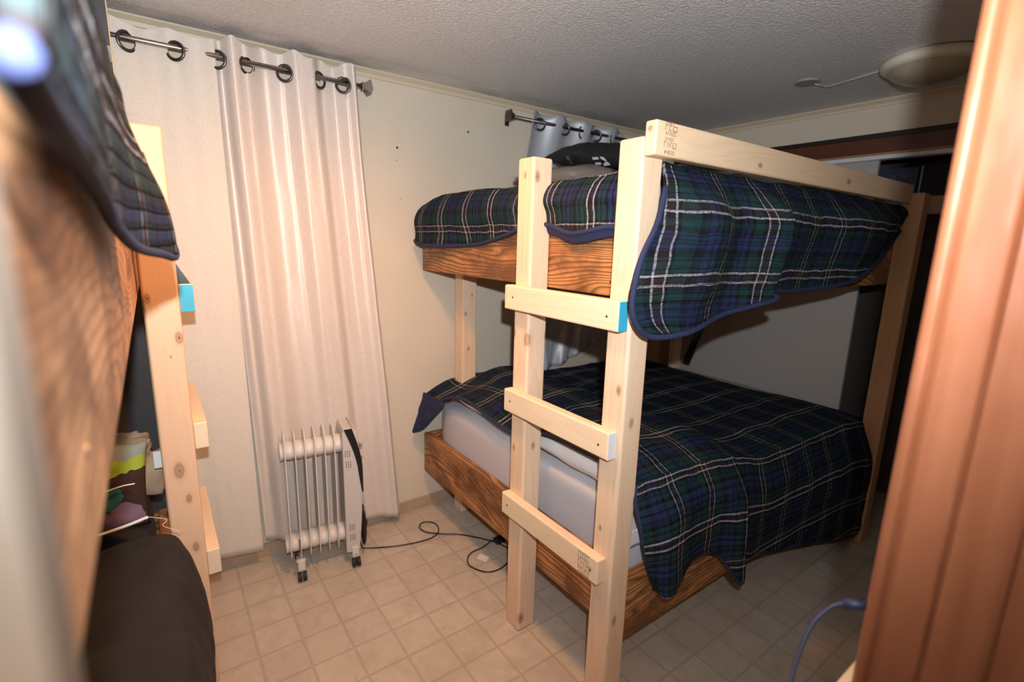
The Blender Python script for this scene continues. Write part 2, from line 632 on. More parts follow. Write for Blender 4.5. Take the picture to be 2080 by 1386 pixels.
# closet: header board, black line, white track, sliding panel
box('trim_7', (WB - .012, WB + .03, .16, 2.44, 2.118, 2.222), M['brown_trim'], bev=.003, kind='structure')
box('trim_8', (WB - .020, WB - .012, .16, 2.44, 2.196, 2.220), M['black_strip'], bev=.002, kind='structure')
box('trim_9', (WB - .016, WB + .02, .16, 2.44, 2.108, 2.118), M['shelf'], bev=.002, kind='structure')
box('trim_10', (WB - .004, WB + .06, .16, 2.44, 2.086, 2.108), M['frame_white'], bev=.002, kind='structure')
bm = NB()
add_box(bm, WB + .030, WB + .052, 1.135, 2.44, .012, 2.086)
d = obj('door_1', bm, M['door_panel'], kind='structure')

box('trim_11', (.605, .78, .1575, .167, .86, 1.10), M['edge_wood'], bev=.001, kind='structure')

# ------------------------------------------------------------------ closet contents
t = thing('closet_shelf', 'brown wooden shelf inside the dark open closet', 'shelf', (3.55, .6, 1.8))
box('shelf_board', (3.38, 3.85, .16, 1.60, 1.872, 1.895), M['shelf'], t, .002)
box('cleat', (3.36, 3.38, .16, 1.60, 1.80, 1.872), M['shelf'], t, .002)
t = thing('storage_box', 'dark blue carton with thin white line symbols on the closet shelf', 'box', (3.5, 1.0, 1.895))
box('carton', (3.40, 3.70, .99, 1.32, 1.897, 2.055), M['box_blue'], t, .003)
cf = box('printed_panel', (3.396, 3.40, .99, 1.17, 1.90, 2.052), M['box_dark'], t)
for (y, z) in [(1.145, 2.0), (1.10, 2.01), (1.05, 2.015), (1.055, 1.965), (1.05, 1.93)]:
    s_ = .014
    bm = NB()
    add_tube(bm, [(3.3955, y + s_, z - s_ * .7), (3.3955, y + s_ * .2, z + s_ * .6), (3.3955, y - s_ * .4, z - s_ * .1), (3.3955, y - s_, z - s_ * .5)], .0007, 5)
    add_tube(bm, [(3.3955, y + s_, z - s_), (3.3955, y - s_, z - s_ * .9)], .0006, 5)
    obj('symbol', bm, M['box_line'], cf)
t = thing('storage_box', 'black carton at the open end of the closet shelf', 'box', (3.5, .85, 1.895))
box('carton', (3.41, 3.70, .70, .98, 1.897, 2.06), M['black_cloth'], t, .003)
box('edge_band', (3.408, 3.41, .972, .98, 1.90, 2.056), M['box_line'], t)

# ------------------------------------------------------------------ ceiling lamps
def dome_light(loc, label, group):
    x, y = loc
    t = thing('ceiling_light', label, 'ceiling light', (x, y, H), group)
    bm = NB()
    rim = [(.0, H), (.150, H), (.172, H - .006), (.180, H - .020), (.176, H - .036), (.160, H - .046), (.150, H - .047)]
    gl = [(.150, H - .046), (.135, H - .066), (.10, H - .086), (.05, H - .098), (.0001, H - .101)]
    def lathe(prof, n=48):
        bm = NB()
        rr = []
        for r, z in prof:
            rr.append([bm.verts.new((x + r * math.cos(2 * PI * k / n), y + r * math.sin(2 * PI * k / n), z)) for k in range(n)])
        for a, b in zip(rr, rr[1:]):
            for k in range(n):
                bm.faces.new((a[k], a[(k + 1) % n], b[(k + 1) % n], b[k]))
        bmesh.ops.remove_doubles(bm, verts=bm.verts, dist=.0003)
        bmesh.ops.recalc_face_normals(bm, faces=bm.faces)
        return bm
    obj('rim', lathe(rim), M['dome_rim'], t, smooth=True)
    obj('glass_dome', lathe(gl), M['dome'], t, smooth=True)
    return t


dome_light((2.69, .80), 'round cream ceiling light with unlit glass dome beside the door frame', None)
t = thing('junction_cover', 'small round brown cover plate on the ceiling left of the dome light', 'cover plate', (2.64, 1.26, H))
bm = NB()
for v in bmesh.ops.create_cone(bm, cap_ends=True, segments=32, radius1=.052, radius2=.058, depth=.008)['verts']:
    v.co += V((2.64, 1.27, H - .004))
obj('plate', bm, M['cover'], t)
tube('conduit', [(2.67, 1.25, H - .010), (2.70, 1.235, H - .012), (2.76, 1.24, H - .008), (2.765, 1.20, H - .006), (2.70, .98, H - .006)], .0045, M['cover'], t, 8)

# ------------------------------------------------------------------ right bunk bed
def px_board(name, b, mat, parent, bev=.005):
    return box(name, b, mat, parent, bev, 3)


def screw(parent, x, y, z, axis='x', r=.0042):
    bm = NB()
    for v in bmesh.ops.create_cone(bm, cap_ends=True, segments=12, radius1=r, radius2=r * .8, depth=.0016)['verts']:
        v.co = (V((x - v.co.z - .0004, y + v.co.x, z + v.co.y)) if axis == 'x' else V((x + v.co.x, y + v.co.z, z + v.co.y)))
    o = obj('screw', bm, M['hole'], parent)
    bm = NB()
    for v in bmesh.ops.create_cone(bm, cap_ends=True, segments=10, radius1=r * .55, radius2=r * .55, depth=.0006)['verts']:
        v.co = (V((x - .0014 - v.co.z, y + v.co.x + r * .2, z + v.co.y)) if axis == 'x' else V((x + v.co.x, y - .001, z + v.co.y)))
    b2 = obj('screw', bm, M['steel'], parent)
    return o


def stamp(parent, f, rows, mat, name='grade_stamp'):
    """illegible mill stamp: short strokes; f(a,b) maps stamp plane (0..1) to 3D"""
    bm = NB()
    rr = random.Random(3)
    for (b0, b1, a0, a1, n, boxed) in rows:
        w = (a1 - a0) / n
        for i in range(n):
            a = a0 + i * w
            if boxed and i == n - 1:
                pts = [(a, b0), (a, b1), (a + w, b1), (a + w, b0), (a, b0)]
                add_tube(bm, [f(*p) for p in pts], .0009, 4)
            else:
                k = rr.choice([0, 1, 2, 3])
                m_ = (b0 + b1) / 2
                shp = {0: [(a, b0), (a, b1), (a + w * .6, b1)], 1: [(a, b1), (a + w * .6, m_), (a, b0)], 2: [(a, b0), (a + w * .3, b1), (a + w * .6, b0)], 3: [(a + w * .5, b1), (a, b1), (a, b0), (a + w * .6, b0)]}[k]
                add_tube(bm, [f(*p) for p in shp], .0008, 4)
    return obj(name, bm, mat, parent)


RB = thing('bunk_bed', 'pine and torched wood bunk bed with a three-rung ladder, in front of the closet', 'bunk bed', (2.1, 1.7, 0))
px_board('ladder_post', (1.094, 1.183, .930, 1.019, 0, 1.886), pine('pine_post_a', 2, knots=[(1.094, .955, 1.171, .016), (1.135, .93, 1.069, .020), (1.125, .93, .382, .018), (1.094, .99, .70, .010)], seed=1.3), RB, .009)
px_board('ladder_post', (1.094, 1.183, 1.405, 1.494, 0, 1.888), pine('pine_post_b', 2, knots=[(1.115, 1.405, 1.822, .018), (1.094, 1.45, 1.828, .011), (1.098, 1.41, 1.245, .030), (1.183, 1.405, 1.25, .020), (1.094, 1.49, 1.26, .018), (1.11, 1.405, .06, .022), (1.094, 1.47, .8, .014), (1.14, 1.405, .82, .014)], seed=4.1), RB, .009)
rm = [pine('pine_rung_%s' % k, 1, tone=(.86, .71, .50), dark=(.78, .59, .38), seed=s_, growth=.6) for k, s_ in (('a', 0.), ('b', 3.), ('c', 7.))]
for i, (y0, y1, z0, z1) in enumerate([(.940, 1.505, 1.352, 1.442), (.948, 1.494, .956, 1.045), (.955, 1.492, .523, .613)]):
    r_ = px_board('rung', (1.056, 1.094, y0, y1, z0, z1), rm[i], RB, .006)
    if i == 0:
        e = box('painted_end', (1.0575, 1.0925, y0 - .0012, y0 + .002, z0 + .002, z1 - .002), M['turq'], r_, .0006)
        e['label'] = 'blue painted end of the rung'
    if i == 1:
        e = box('painted_end', (1.0575, 1.0925, y0 - .0012, y0 + .002, z0 + .002, z1 - .002), M['label_white'], r_, .0006)
        e['label'] = 'whitewashed end of the rung'
    zc = (z0 + z1) / 2
    for y, dz in ((.987, -.004), (1.452, .002)):
        screw(r_, 1.056, y, zc + dz)
    if i == 2:
        stamp(r_, lambda a, b: (1.0556, 1.043 - a * .062, .530 + b * .078),
              [(.86, 1., .0, .9, 6, 0), (.62, .78, 0, .85, 6, 0), (.38, .55, 0, .95, 5, 1), (.16, .30, .05, .9, 6, 0), (0, .08, .1, .9, 6, 0)], M['ink'])
# side rails, torched wood
bx_ = burnt('torched_y', 1, 2.0)
bxx = burnt('torched_x', 0, 5.0)
ry, rx = bx_, bxx
ur = px_board('side_rail', (1.184, 1.222, .965, 2.462, 1.435, 1.670), ry, RB, .004)
for y, z in [(1.94, 1.50), (2.36, 1.62), (1.10, 1.48), (1.62, 1.49), (2.2, 1.47)]:
    screw(ur, 1.184, y, z)
lr = px_board('side_rail', (1.184, 1.222, .965, 2.462, .272, .504), burnt('torched_y2', 1, 9.0), RB, .004)
px_board('end_rail', (1.184, 3.15, .938, .965, 1.435, 1.670), rx, RB, .004)
px_board('end_rail', (1.184, 3.15, .938, .965, .270, .395), burnt('torched_x2', 0, 1.0), RB, .006)
px_board('end_rail', (1.184, 3.15, .944, .965, .398, .520), burnt('torched_x3', 0, 3.0), RB, .006)
px_board('wall_rail', (1.222, 3.15, 2.424, 2.462, 1.435, 1.670), rx, RB, .004)
px_board('wall_rail', (1.222, 3.15, 2.424, 2.462, .272, .504), rx, RB, .004)
px_board('head_rail', (3.15, 3.188, .938, 2.462, 1.435, 1.670), ry, RB, .004)
px_board('head_rail', (3.15, 3.188, .938, 2.462, .272, .504), ry, RB, .004)
plain_z = pine('pine_post_c', 2, knots=[(1.38, 2.335, 1.2, .012), (1.40, 2.335, 1.0, .012), (1.42, 2.335, 1.3, .010), (3.05, .84, 1.3, .03)], seed=8.0)
px_board('post', (1.362, 1.451, 2.335, 2.424, 0, 1.435), plain_z, RB, .006)
px_board('post', (3.05, 3.139, .845, .937, 0, 1.883), pine('pine_post_d', 2, tone=(.66, .40, .22), dark=(.5, .27, .13), seed=2.2), RB, .006)
px_board('post', (3.05, 3.139, 2.165, 2.205, .1, 1.435), plain_z, RB, .004)
box('bunk_board', (1.225, 3.148, .97, 2.42, 1.503, 1.518), plain_z, RB, .002)
box('bunk_board', (1.225, 3.148, .97, 2.42, .362, .378), plain_z, RB, .002)
gm = pine('pine_guard', 0, tone=(.82, .63, .42), dark=(.70, .48, .30), knots=[(1.62, .892, 1.86, .012), (2.3, .892, 1.87, .02), (1.094, .912, 1.90, .014)], seed=6.0)
g = px_board('guard_board', (1.094, 3.045, .892, .930, 1.832, 1.921), gm, RB, .006)
stamp(g, lambda a, b: (1.130 + a * .052, .8915, 1.838 + b * .082),
      [(.90, 1., 0, .8, 5, 0), (.74, .88, 0, .95, 3, 1), (.60, .69, .05, .95, 6, 0), (.42, .52, .05, .8, 5, 0), (.22, .38, 0, .95, 4, 1), (.02, .12, .05, .95, 7, 0)], M['ink'])

# mattresses
def mattress(b, mat, label, tagn=True):
    x0, x1, y0, y1, z0, z1 = b
    bm = NB()
    add_box(bm, *b)
    bmesh.ops.subdivide_edges(bm, edges=bm.edges[:], cuts=10, use_grid_fill=True)
    cx, cy, cz = (x0 + x1) / 2, (y0 + y1) / 2, (z0 + z1) / 2
    hx, hy, hz = (x1 - x0) / 2, (y1 - y0) / 2, (z1 - z0) / 2
    r = min(.06, hz * .8)
    for v in bm.verts:
        p = v.co - V((cx, cy, cz))
        q = V((max(-hx + r, min(hx - r, p.x)), max(-hy + r, min(hy - r, p.y)), max(-hz + r, min(hz - r, p.z))))
        d = p - q
        if d.length > 1e-6:
            p = q + d.normalized() * r
        n = noise.noise_vector(v.co * 4) * .004
        v.co = V((cx, cy, cz)) + p + n
    o = obj('mattress', bm, mat, smooth=True)
    s = o.modifiers.new('sub', 'SUBSURF'); s.levels = 1; s.render_levels = 1
    return tag(o, label, 'mattress')


lm = mattress((1.228, 3.145, .972, 2.42, .380, .725), M['white_sheet'], 'thick mattress in a pale grey sheet on the lower bunk of the ladder bed')
um = mattress((1.245, 3.145, 1.0, 2.42, 1.520, 1.815), M['white_sheet'], 'mattress hidden under the plaid quilt on the upper bunk of the ladder bed')
tg = sheet('care_label', [([[(1.205, .965, .655, 0, 0), (1.26, .962, .66, 0, 0), (1.345, .958, .64, 0, 0)],
                            [(1.21, .962, .60, 0, 0), (1.27, .955, .60, 0, 0), (1.35, .952, .585, 0, 0)]], 10, 6)], M['label_white'], lm, .0008, .003, 20, offset=0)

# pillows -----------------------------------------------------------
def pillow(name, c, h, mat, label, cat='pillow', rot=(0, 0, 0), seed=0, pinch=.35, wr=.012, parent=None, pw=3.0):
    """soft rectangular pillow, half sizes h; corners drawn out to points"""
    bm = NB()
    nu, nv = 34, 26
    top, bot = [], []
    hx, hy, hz = h
    for s_, arr in ((1, top), (-1, bot)):
        for j in range(nv + 1):
            row = []
            for i in range(nu + 1):
                a, b = -1 + 2 * i / nu, -1 + 2 * j / nv
                th = ((1 - abs(a) ** pw) * (1 - abs(b) ** pw))
                th = max(th, 0) ** .5
                x = a * hx * (1 - pinch * .22 * (1 - abs(b) ** 2) * abs(a) ** 6 * 0 - .05 * (1 - b * b))
                y = b * hy * (1 - .07 * (1 - a * a))
                z = s_ * hz * th
                n = noise.noise(V((a * 2.2 + seed, b * 2.2, s_ * 1.0))) * wr * th * 1.6 + noise.noise(V((a * 6 + seed, b * 6, s_ * 2))) * wr * .5 * th
                row.append(bm.verts.new((x, y, z + n)))
            arr.append(row)
        for j in range(nv):
            for i in range(nu):
                q = (arr[j][i], arr[j][i + 1], arr[j + 1][i + 1], arr[j + 1][i])
                bm.faces.new(q if s_ > 0 else tuple(reversed(q)))
    bmesh.ops.remove_doubles(bm, verts=bm.verts, dist=.0008)
    Mx = Matrix.Translation(c) @ Matrix.Rotation(rot[2], 4, 'Z') @ Matrix.Rotation(rot[1], 4, 'Y') @ Matrix.Rotation(rot[0], 4, 'X')
    bm.transform(Mx)
    o = obj(name, bm, mat, parent, smooth=True)
    if parent is None and label:
        tag(o, label, cat)
    return o, Mx


pillow('pillow', (1.43, 1.86, .785), (.20, .34, .062), M['pillowcase'], 'white pillow under the lower quilt at the wall end, behind the rear ladder post', seed=1)
pillow('pillow', (1.43, 1.235, .788), (.215, .30, .066), M['pillowcase'], 'white pillow under the lower quilt between the two ladder posts', seed=5)

# ------------------------------------------------------------------ quilts on the ladder bed
def rim_tube(name, pts, mat, parent, r=.008, m=80, dy=0):
    P = catmull(pts, m)
    bm = NB()
    add_tube(bm, [V(p) for p in P], r, 8)
    return obj(name, bm, mat, parent, smooth=True)


def uq(x, y, z, u=None, v=None):
    return (x, y, z, x if u is None else u, y if v is None else v)


# upper quilt: top, near skirt, left skirt
zt = 1.838
drop_y = lambda y: .05 * max(0, (y - 2.1) / .35) ** 2
xs = [1.19, 1.32, 1.50, 1.665, 1.72, 2.05, 2.4, 2.75, 3.05]
hemz = [1.345, 1.352, 1.388, 1.432, 1.452, 1.446, 1.476, 1.56, 1.70]
hemy = [.868, .858, .862, .830, .880, .868, .86, .875, .90]
hemx = [1.13, 1.27, 1.48, 1.685, 1.695, 2.02, 2.36, 2.70, 2.97]
top_rows = []
for y in (.935, 1.0, 1.4, 1.8, 2.1, 2.3, 2.452):
    e = -.012 if y < .95 else 0.0
    top_rows.append([uq(x + (.02 if y < .95 else 0), y, zt + e - drop_y(y) + .012 * math.sin(x * 5 + y * 3) * (0 if y < .95 else 1) - (.02 if x < 1.25 else 0) - (.05 if x > 3. else 0)) for x in xs])
near = []
for k, f in enumerate((0, .14, .32, .5, .7, .86, 1.)):
    row = []
    for i, x in enumerate(xs):
        z = (zt - .012) * (1 - f) + hemz[i] * f
        bul = .045 * math.sin(PI * min(f * 1.15, 1)) if f else 0
        yy = .935 * (1 - min(f * 3.2, 1)) + hemy[i] * min(f * 3.2, 1) - bul * (.55 + .35 * math.sin(i * 2.2))
        xx = (x + .02) * (1 - f) + hemx[i] * f
        if k > 0:
            yy -= .018 * math.sin(x * 11 + 1.0) * f
        if i == 0:
            xx = [1.188, 1.165, 1.11, 1.045, 1.018, 1.045, 1.12][k]
            z = [zt - .012, 1.755, 1.66, 1.56, 1.45, 1.385, 1.347][k]
            yy = [.935, .905, .880, .872, .868, .868, .868][k]
        drop = (zt - z) + .03 * (f > 0)
        row.append((xx, yy, z, x if i else x - .06 * f, .93 - drop))
    near.append(row)
left = []
ys = [1.035, 1.10, 1.25, 1.38, 1.50, 1.62, 1.92, 2.235, 2.40, 2.452]
hl = [1.645, 1.650, 1.630, 1.658, 1.668, 1.628, 1.580, 1.567, 1.575, 1.590]
for f in (0, .12, .3, .5, .75, 1.):
    row = []
    for i, y in enumerate(ys):
        zz = (zt - .02 - drop_y(y) + (.012 * math.sin(1.19 * 5 + y * 3))) * (1 - f) + hl[i] * f
        xx = 1.19 + (-.028 * math.sin(PI * min(f * 1.2, 1)) - .012 * f) if f else 1.19
        if f:
            xx -= .014 * math.sin(y * 9) * f + (.030 * f if y > 2.2 else 0)
            if 1.03 < y < 1.40:
                xx -= .035 * math.sin(PI * (y - 1.02) / .39) * f
        if f:
            xx -= .010
        row.append((xx, y, zz, 1.19 - (zt - .02 - zz) - .02 * (f > 0), y))
    left.append(row)
Q1 = thing('plaid_quilt', 'navy, green and white plaid quilt draped over the upper bunk of the ladder bed', 'quilt', (2.1, 1.7, zt))
sheet('quilt_cloth', [(top_rows, 60, 44), (near, 150, 46), (left, 110, 30)], M['plaid'], Q1, .011, .007, 7, 2.0)
rim_tube('binding', [(p[0], p[1] - .004, p[2]) for p in [near[1][0], near[2][0], near[3][0], near[4][0], near[5][0]] + near[6]], M['navy'], Q1, .0085, 120)
rim_tube('binding', [(p[0] - .003, p[1], p[2]) for p in left[-1]], M['navy'], Q1, .0085, 100)
lap = [[(p[0] - .004, p[1], p[2] + .004, 0, 0) for p in left[-1][:5]], [(p[0] + .012, p[1], p[2] - .030, 0, 0) for p in left[-1][:5]]]
ub = sheet('quilt_underside', [(lap, 40, 6)], M['navy'], Q1, .004, .002, 7, 2.0)
ub['label'] = 'plain navy underside folded out at the hem'

# lower quilt
xs = [1.205, 1.34, 1.52, 1.72, 1.95, 2.3, 2.7, 3.02, 3.12]
ys = [.945, 1.10, 1.40, 1.62, 2.02, 2.26, 2.38, 2.45]
ez = [.845, .872, .862, .790, .826, .752, .74, .74]
rows = []
for j, y in enumerate(ys):
    row = []
    for i, x in enumerate(xs):
        base = .755 + .006 * math.sin(x * 7 + y * 5)
        w = max(0, 1 - max(0, x - 1.64) / .36)
        w = w * w * (3 - 2 * w)
        z = base + w * (.885 - base) * (.72 if y < 1.0 else (.5 if y > 2.3 else 1))
        if i == 0:
            z = ez[j]
        if i == 1:
            z = max(ez[j] + .028, .86 if y < 2.2 else .80)
        if y < 1.0:
            z = min(z, .85) - (.0 if i < 2 else .015)
        if i >= 7:
            z -= .03 if i == 7 else .10
        row.append(uq(x - (.012 if i == 0 else 0), y, z))
    rows.append(row)
cols = [1.175, 1.30, 1.46, 1.62, 1.735, 1.80, 2.05, 2.5, 2.95, 3.12]
hz = [.46, .452, .505, .47, .322, .362, .30, .19, .075, .12]
hy = [.895, .872, .885, .868, .850, .895, .885, .87, .85, .87]
topz = lambda x: np.interp(x, xs, [r[2] for r in rows[0]])
nearL = []
for k, f in enumerate((0, .12, .28, .46, .66, .85, 1.)):
    row = []
    for i, x in enumerate(cols):
        z0 = float(topz(x))
        z = z0 * (1 - f) + hz[i] * f
        g_ = min(f * 3, 1)
        yy = .945 * (1 - g_) + hy[i] * g_ + (.022 * math.sin(x * 13.0) * f if f else 0)
        xx = x
        if i == 0:
            xx = [1.193, 1.178, 1.185, 1.20, 1.225, 1.255, 1.295][k]
            z = [.845, .79, .72, .655, .585, .52, .455][k]
        row.append((xx, yy, z, x, .945 - (z0 - z) - .02 * (f > 0)))
    nearL.append(row)
flap = []
for f in (0, .3, .65, 1.):
    row = []
    for i, (y, z0, zb) in enumerate([(2.24, .758, .735), (2.30, .75, .66), (2.38, .74, .57), (2.455, .74, .525)]):
        xx = 1.193 - .045 * math.sin(f * 1.4) * (i / 3) - .03 * f * (i / 3)
        z = z0 * (1 - f) + zb * f
        row.append((xx, y, z, 1.19 - (z0 - z), y))
    flap.append(row)
Q2 = thing('plaid_quilt', 'dark plaid quilt spread over the lower bunk, hanging nearly to the floor', 'quilt', (2.1, 1.7, .75))
sheet('quilt_cloth', [(rows, 90, 60), (nearL, 150, 46)], M['plaid_low'], Q2, .011, .008, 7, 9.0)
rim_tube('binding', [(p[0], p[1] - .004, p[2]) for p in [r[0] for r in nearL[:-1]] + nearL[-1]], M['navy'], Q2, .008, 120)
fo_ = sheet('quilt_underside', [(flap, 40, 26)], M['navy'], Q2, .010, .010, 12, 1.0)
fo_['label'] = 'plain navy underside hanging down at the wall end'
rim_tube('binding', [(rows[j][0][0] - .004, rows[j][0][1], rows[j][0][2]) for j in range(0, 6)] + [(p[0] - .003, p[1], p[2]) for p in flap[-1]], M['navy'], Q2, .008, 100)

# pillows on the upper bunk
pillow('pillow', (2.02, 2.10, 1.925), (.34, .25, .082), M['tan_fabric'], 'tan pillow at the wall end of the upper bunk under the black cushion', seed=3)
bp, Mx = pillow('throw_pillow', (2.10, 2.08, 2.070), (.265, .22, .078), M['black_cloth'], 'small black cushion with a white tag, topmost on the upper bunk', 'cushion', rot=(.10, -.02, -.35), seed=8, wr=.01, pw=2.2)
def tagsheet(pts, name, parent, mat):
    bm = NB()
    bm.faces.new([bm.verts.new(p) for p in pts])
    o = obj(name, bm, mat, parent)
    s = o.modifiers.new('solid', 'SOLIDIFY'); s.thickness = .0012
    return o
from mathutils.bvhtree import BVHTree
bv = BVHTree.FromPolygons([v.co.copy() for v in bp.data.vertices], [tuple(p.vertices) for p in bp.data.polygons])
def on_cushion(p, lift=.003):
    d = (V(p) - EYE).normalized()
    h = bv.ray_cast(EYE, d)
    return (h[0] - d * lift) if h[0] is not None else V(p)
for nm, q in (('fabric_tag', [(1.792, 1.84, 2.011), (1.832, 1.84, 2.018), (1.862, 1.84, 1.986), (1.821, 1.84, 1.982)]),
              ('fabric_tag', [(1.845, 1.84, 2.020), (1.872, 1.84, 2.022), (1.925, 1.84, 1.991), (1.880, 1.84, 1.981)])):
    tagsheet([on_cushion(p) for p in q], nm, bp, M['label_white'])
bm = NB()
for k in range(2):
    add_tube(bm, [on_cushion((1.625 + k * .012, 1.84, 2.0)), on_cushion((1.636 + k * .012, 1.84, 1.985)), on_cushion((1.659 + k * .012, 1.84, 1.967))], .0011, 4)
obj('stitching', bm, M['box_line'], bp)

# ------------------------------------------------------------------ curtains and rods
def rod(x0, x1, y, z, label, finials, mat):
    t = thing('curtain_rod', label, 'curtain rod', ((x0 + x1) / 2, y, z))
    tube('pole', [(x0, y, z), (x1, y, z)], .0095, mat, t, 16)
    for sx, x in finials:
        bm = NB()
        add_box(bm, x - .004, x + .004, y - .016, y + .016, z - .016, z + .016, .002)
        # flared square finial
        a = [bm.verts.new((x + sx * .004, y + p * .012, z + q * .012)) for p, q in ((-1, -1), (1, -1), (1, 1), (-1, 1))]
        b = [bm.verts.new((x + sx * .030, y + p * .030, z + q * .030)) for p, q in ((-1, -1), (1, -1), (1, 1), (-1, 1))]
        c = bm.verts.new((x + sx * .052, y, z))
        for k in range(4):
            bm.faces.new((a[k], a[(k + 1) % 4], b[(k + 1) % 4], b[k]))
            bm.faces.new((b[k], b[(k + 1) % 4], c))
        bmesh.ops.recalc_face_normals(bm, faces=bm.faces)
        obj('finial', bm, mat, t)
        bm = NB()
        xb = x - sx * .03
        add_box(bm, xb - .006, xb + .006, y, WA, z - .008, z + .008, .002)
        add_box(bm, xb - .014, xb + .014, WA - .006, WA, z - .03, z + .03, .002)
        obj('bracket', bm, mat, t)
    return t


ROD_Y = 2.42
rod(-.60, .868, ROD_Y, 2.283, 'brushed nickel rod carrying the long champagne curtains', [(1, .868)], M['metal'])
rod(1.725, 2.95, ROD_Y, 2.287, 'dark curtain rod in the far corner above the upper bunk', [(-1, 1.725)], M['dark_metal'])


def curtain(x_of, knots, ztop, zbot, mat, parent, seed=0, nx=260, nz=110, amp_low=1.0, yb=2.445, tw=.0015, zt_wave=.010, flat=0, holes=()):
    """knots: list of (s, y offset at top) ; x_of(s, t) gives x for s in 0..1 at depth t 0..1(bottom)"""
    bm = NB()
    ks = [k[0] for k in knots]
    ky = [k[1] for k in knots]
    vs = []
    def yoff(s_):
        # cosine interpolation between knots
        for a in range(len(ks) - 1):
            if s_ <= ks[a + 1] + 1e-9:
                f = (s_ - ks[a]) / (ks[a + 1] - ks[a])
                f = (1 - math.cos(PI * f)) / 2
                return ky[a] * (1 - f) + ky[a + 1] * f
        return ky[-1]
    for j in range(nz + 1):
        t_ = j / 50 * .05 if j <= 50 else .05 + .95 * (j - 50) / (nz - 50)
        row = []
        for i in range(nx + 1):
            s_ = i / nx
            zb = zbot(s_) if callable(zbot) else zbot
            ztp = ztop + zt_wave * math.sin(s_ * 31 + seed)
            z = ztp * (1 - t_) + zb * t_
            a = yoff(s_)
            k = 1 - .25 * t_ if not flat else 1 - flat * min(1, t_ * 7)
            n = noise.noise(V((s_ * 7 + seed, t_ * 2.2, 0))) * .016 * t_ + noise.noise(V((s_ * 12 + seed, t_ * 6, 3))) * .004 * min(1, t_ * 4) + noise.noise(V((s_ * 26, t_ * 22, seed))) * .0010
            y = ROD_Y * (1 - min(t_ * 6, 1)) + yb * min(t_ * 6, 1) + a * k * amp_low + n
            y = min(y, WA - .016 - (.0 if z > .09 else .002))
            row.append(bm.verts.new((x_of(s_, t_), y, z)))
        vs.append(row)
    for j in range(nz):
        for i in range(nx):
            c_ = (vs[j][i].co + vs[j + 1][i + 1].co) / 2
            if any((c_.x - hx_) ** 2 * 1.35 + (c_.y - ROD_Y) ** 2 + (c_.z - 2.271) ** 2 < .030 ** 2 for hx_ in holes):
                continue
            bm.faces.new((vs[j][i], vs[j][i + 1], vs[j + 1][i + 1], vs[j + 1][i]))
    o = obj('curtain_cloth', bm, mat, parent, smooth=True)
    s_ = o.modifiers.new('solid', 'SOLIDIFY'); s_.thickness = tw; s_.offset = 0
    return o


def grommet(x, y, z, ang, mat, parent, R_=.031, r=.0062):
    """ring whose axis lies in the XY plane at angle ang"""
    bm = NB()
    n, m = 28, 8
    ax = V((math.cos(ang), math.sin(ang), 0))
    sd = V((-math.sin(ang), math.cos(ang), 0))
    up = V((0, 0, 1))
    rr = []
    for i in range(n):
        a = 2 * PI * i / n
        d_ = sd * math.cos(a) + up * math.sin(a)
        rr.append([bm.verts.new(V((x, y, z)) + d_ * (R_ + r * math.cos(2 * PI * k / m)) + ax * (r * .7 * math.sin(2 * PI * k / m))) for k in range(m)])
    for i in range(n):
        for k in range(m):
            bm.faces.new((rr[i][k], rr[i][(k + 1) % m], rr[(i + 1) % n][(k + 1) % m], rr[(i + 1) % n][k]))
    return obj('grommet', bm, mat, parent, smooth=True)


def grommet_row(xs, signs, z, mat, parent, ang0=1.0):
    for x, s_ in zip(xs, signs):
        grommet(x, ROD_Y, z - .012, (-1.05 if s_ > 0 else 1.05) if abs(s_) < 1.15 else -s_, mat, parent)


t = thing('curtain', 'flat pale champagne curtain panel left of the pleated one, reaching the baseboard', 'curtain', (-.1, 2.44, .1))
curtain(lambda s, q: (-.62 + s * .90) + q * (.024 + .008 * s),
        [(0, .03), (.16, -.03), (.33, .03), (.50, -.028), (.69, -.004), (.77, .026), (.845, .004), (.93, -.022), (1, -.006)], 2.338, lambda s: .17 - .085 * s, M['satin_flat'], t, 1.0, amp_low=.9, flat=.72, holes=(.004, .148))
grommet_row([.004, .148], [.8, -.8], 2.283, M['dark_metal'], t, .95)

t = thing('curtain', 'pleated champagne satin curtain with five visible grommets, hanging behind the oil heater', 'curtain', (.6, 2.44, .1))
curtain(lambda s, q: .268 + s * (.565 + .125 * q) + q * .062,
        [(0, .030), (.05, .012), (.12, -.034), (.20, -.014), (.33, .034), (.45, .010), (.54, -.034), (.65, -.030), (.74, .022), (.83, .028), (.92, -.012), (.97, -.036), (1, -.012)],
        2.352, lambda s: .118 - .075 * s, M['satin'], t, 4.0, nx=300, amp_low=1.0, yb=2.447, holes=(.285, .39, .534, .675, .78))
grommet_row([.285, .39, .534, .675, .78], [-.7, .8, -.8, .85, -.8], 2.283, M['dark_metal'], t, 1.0)

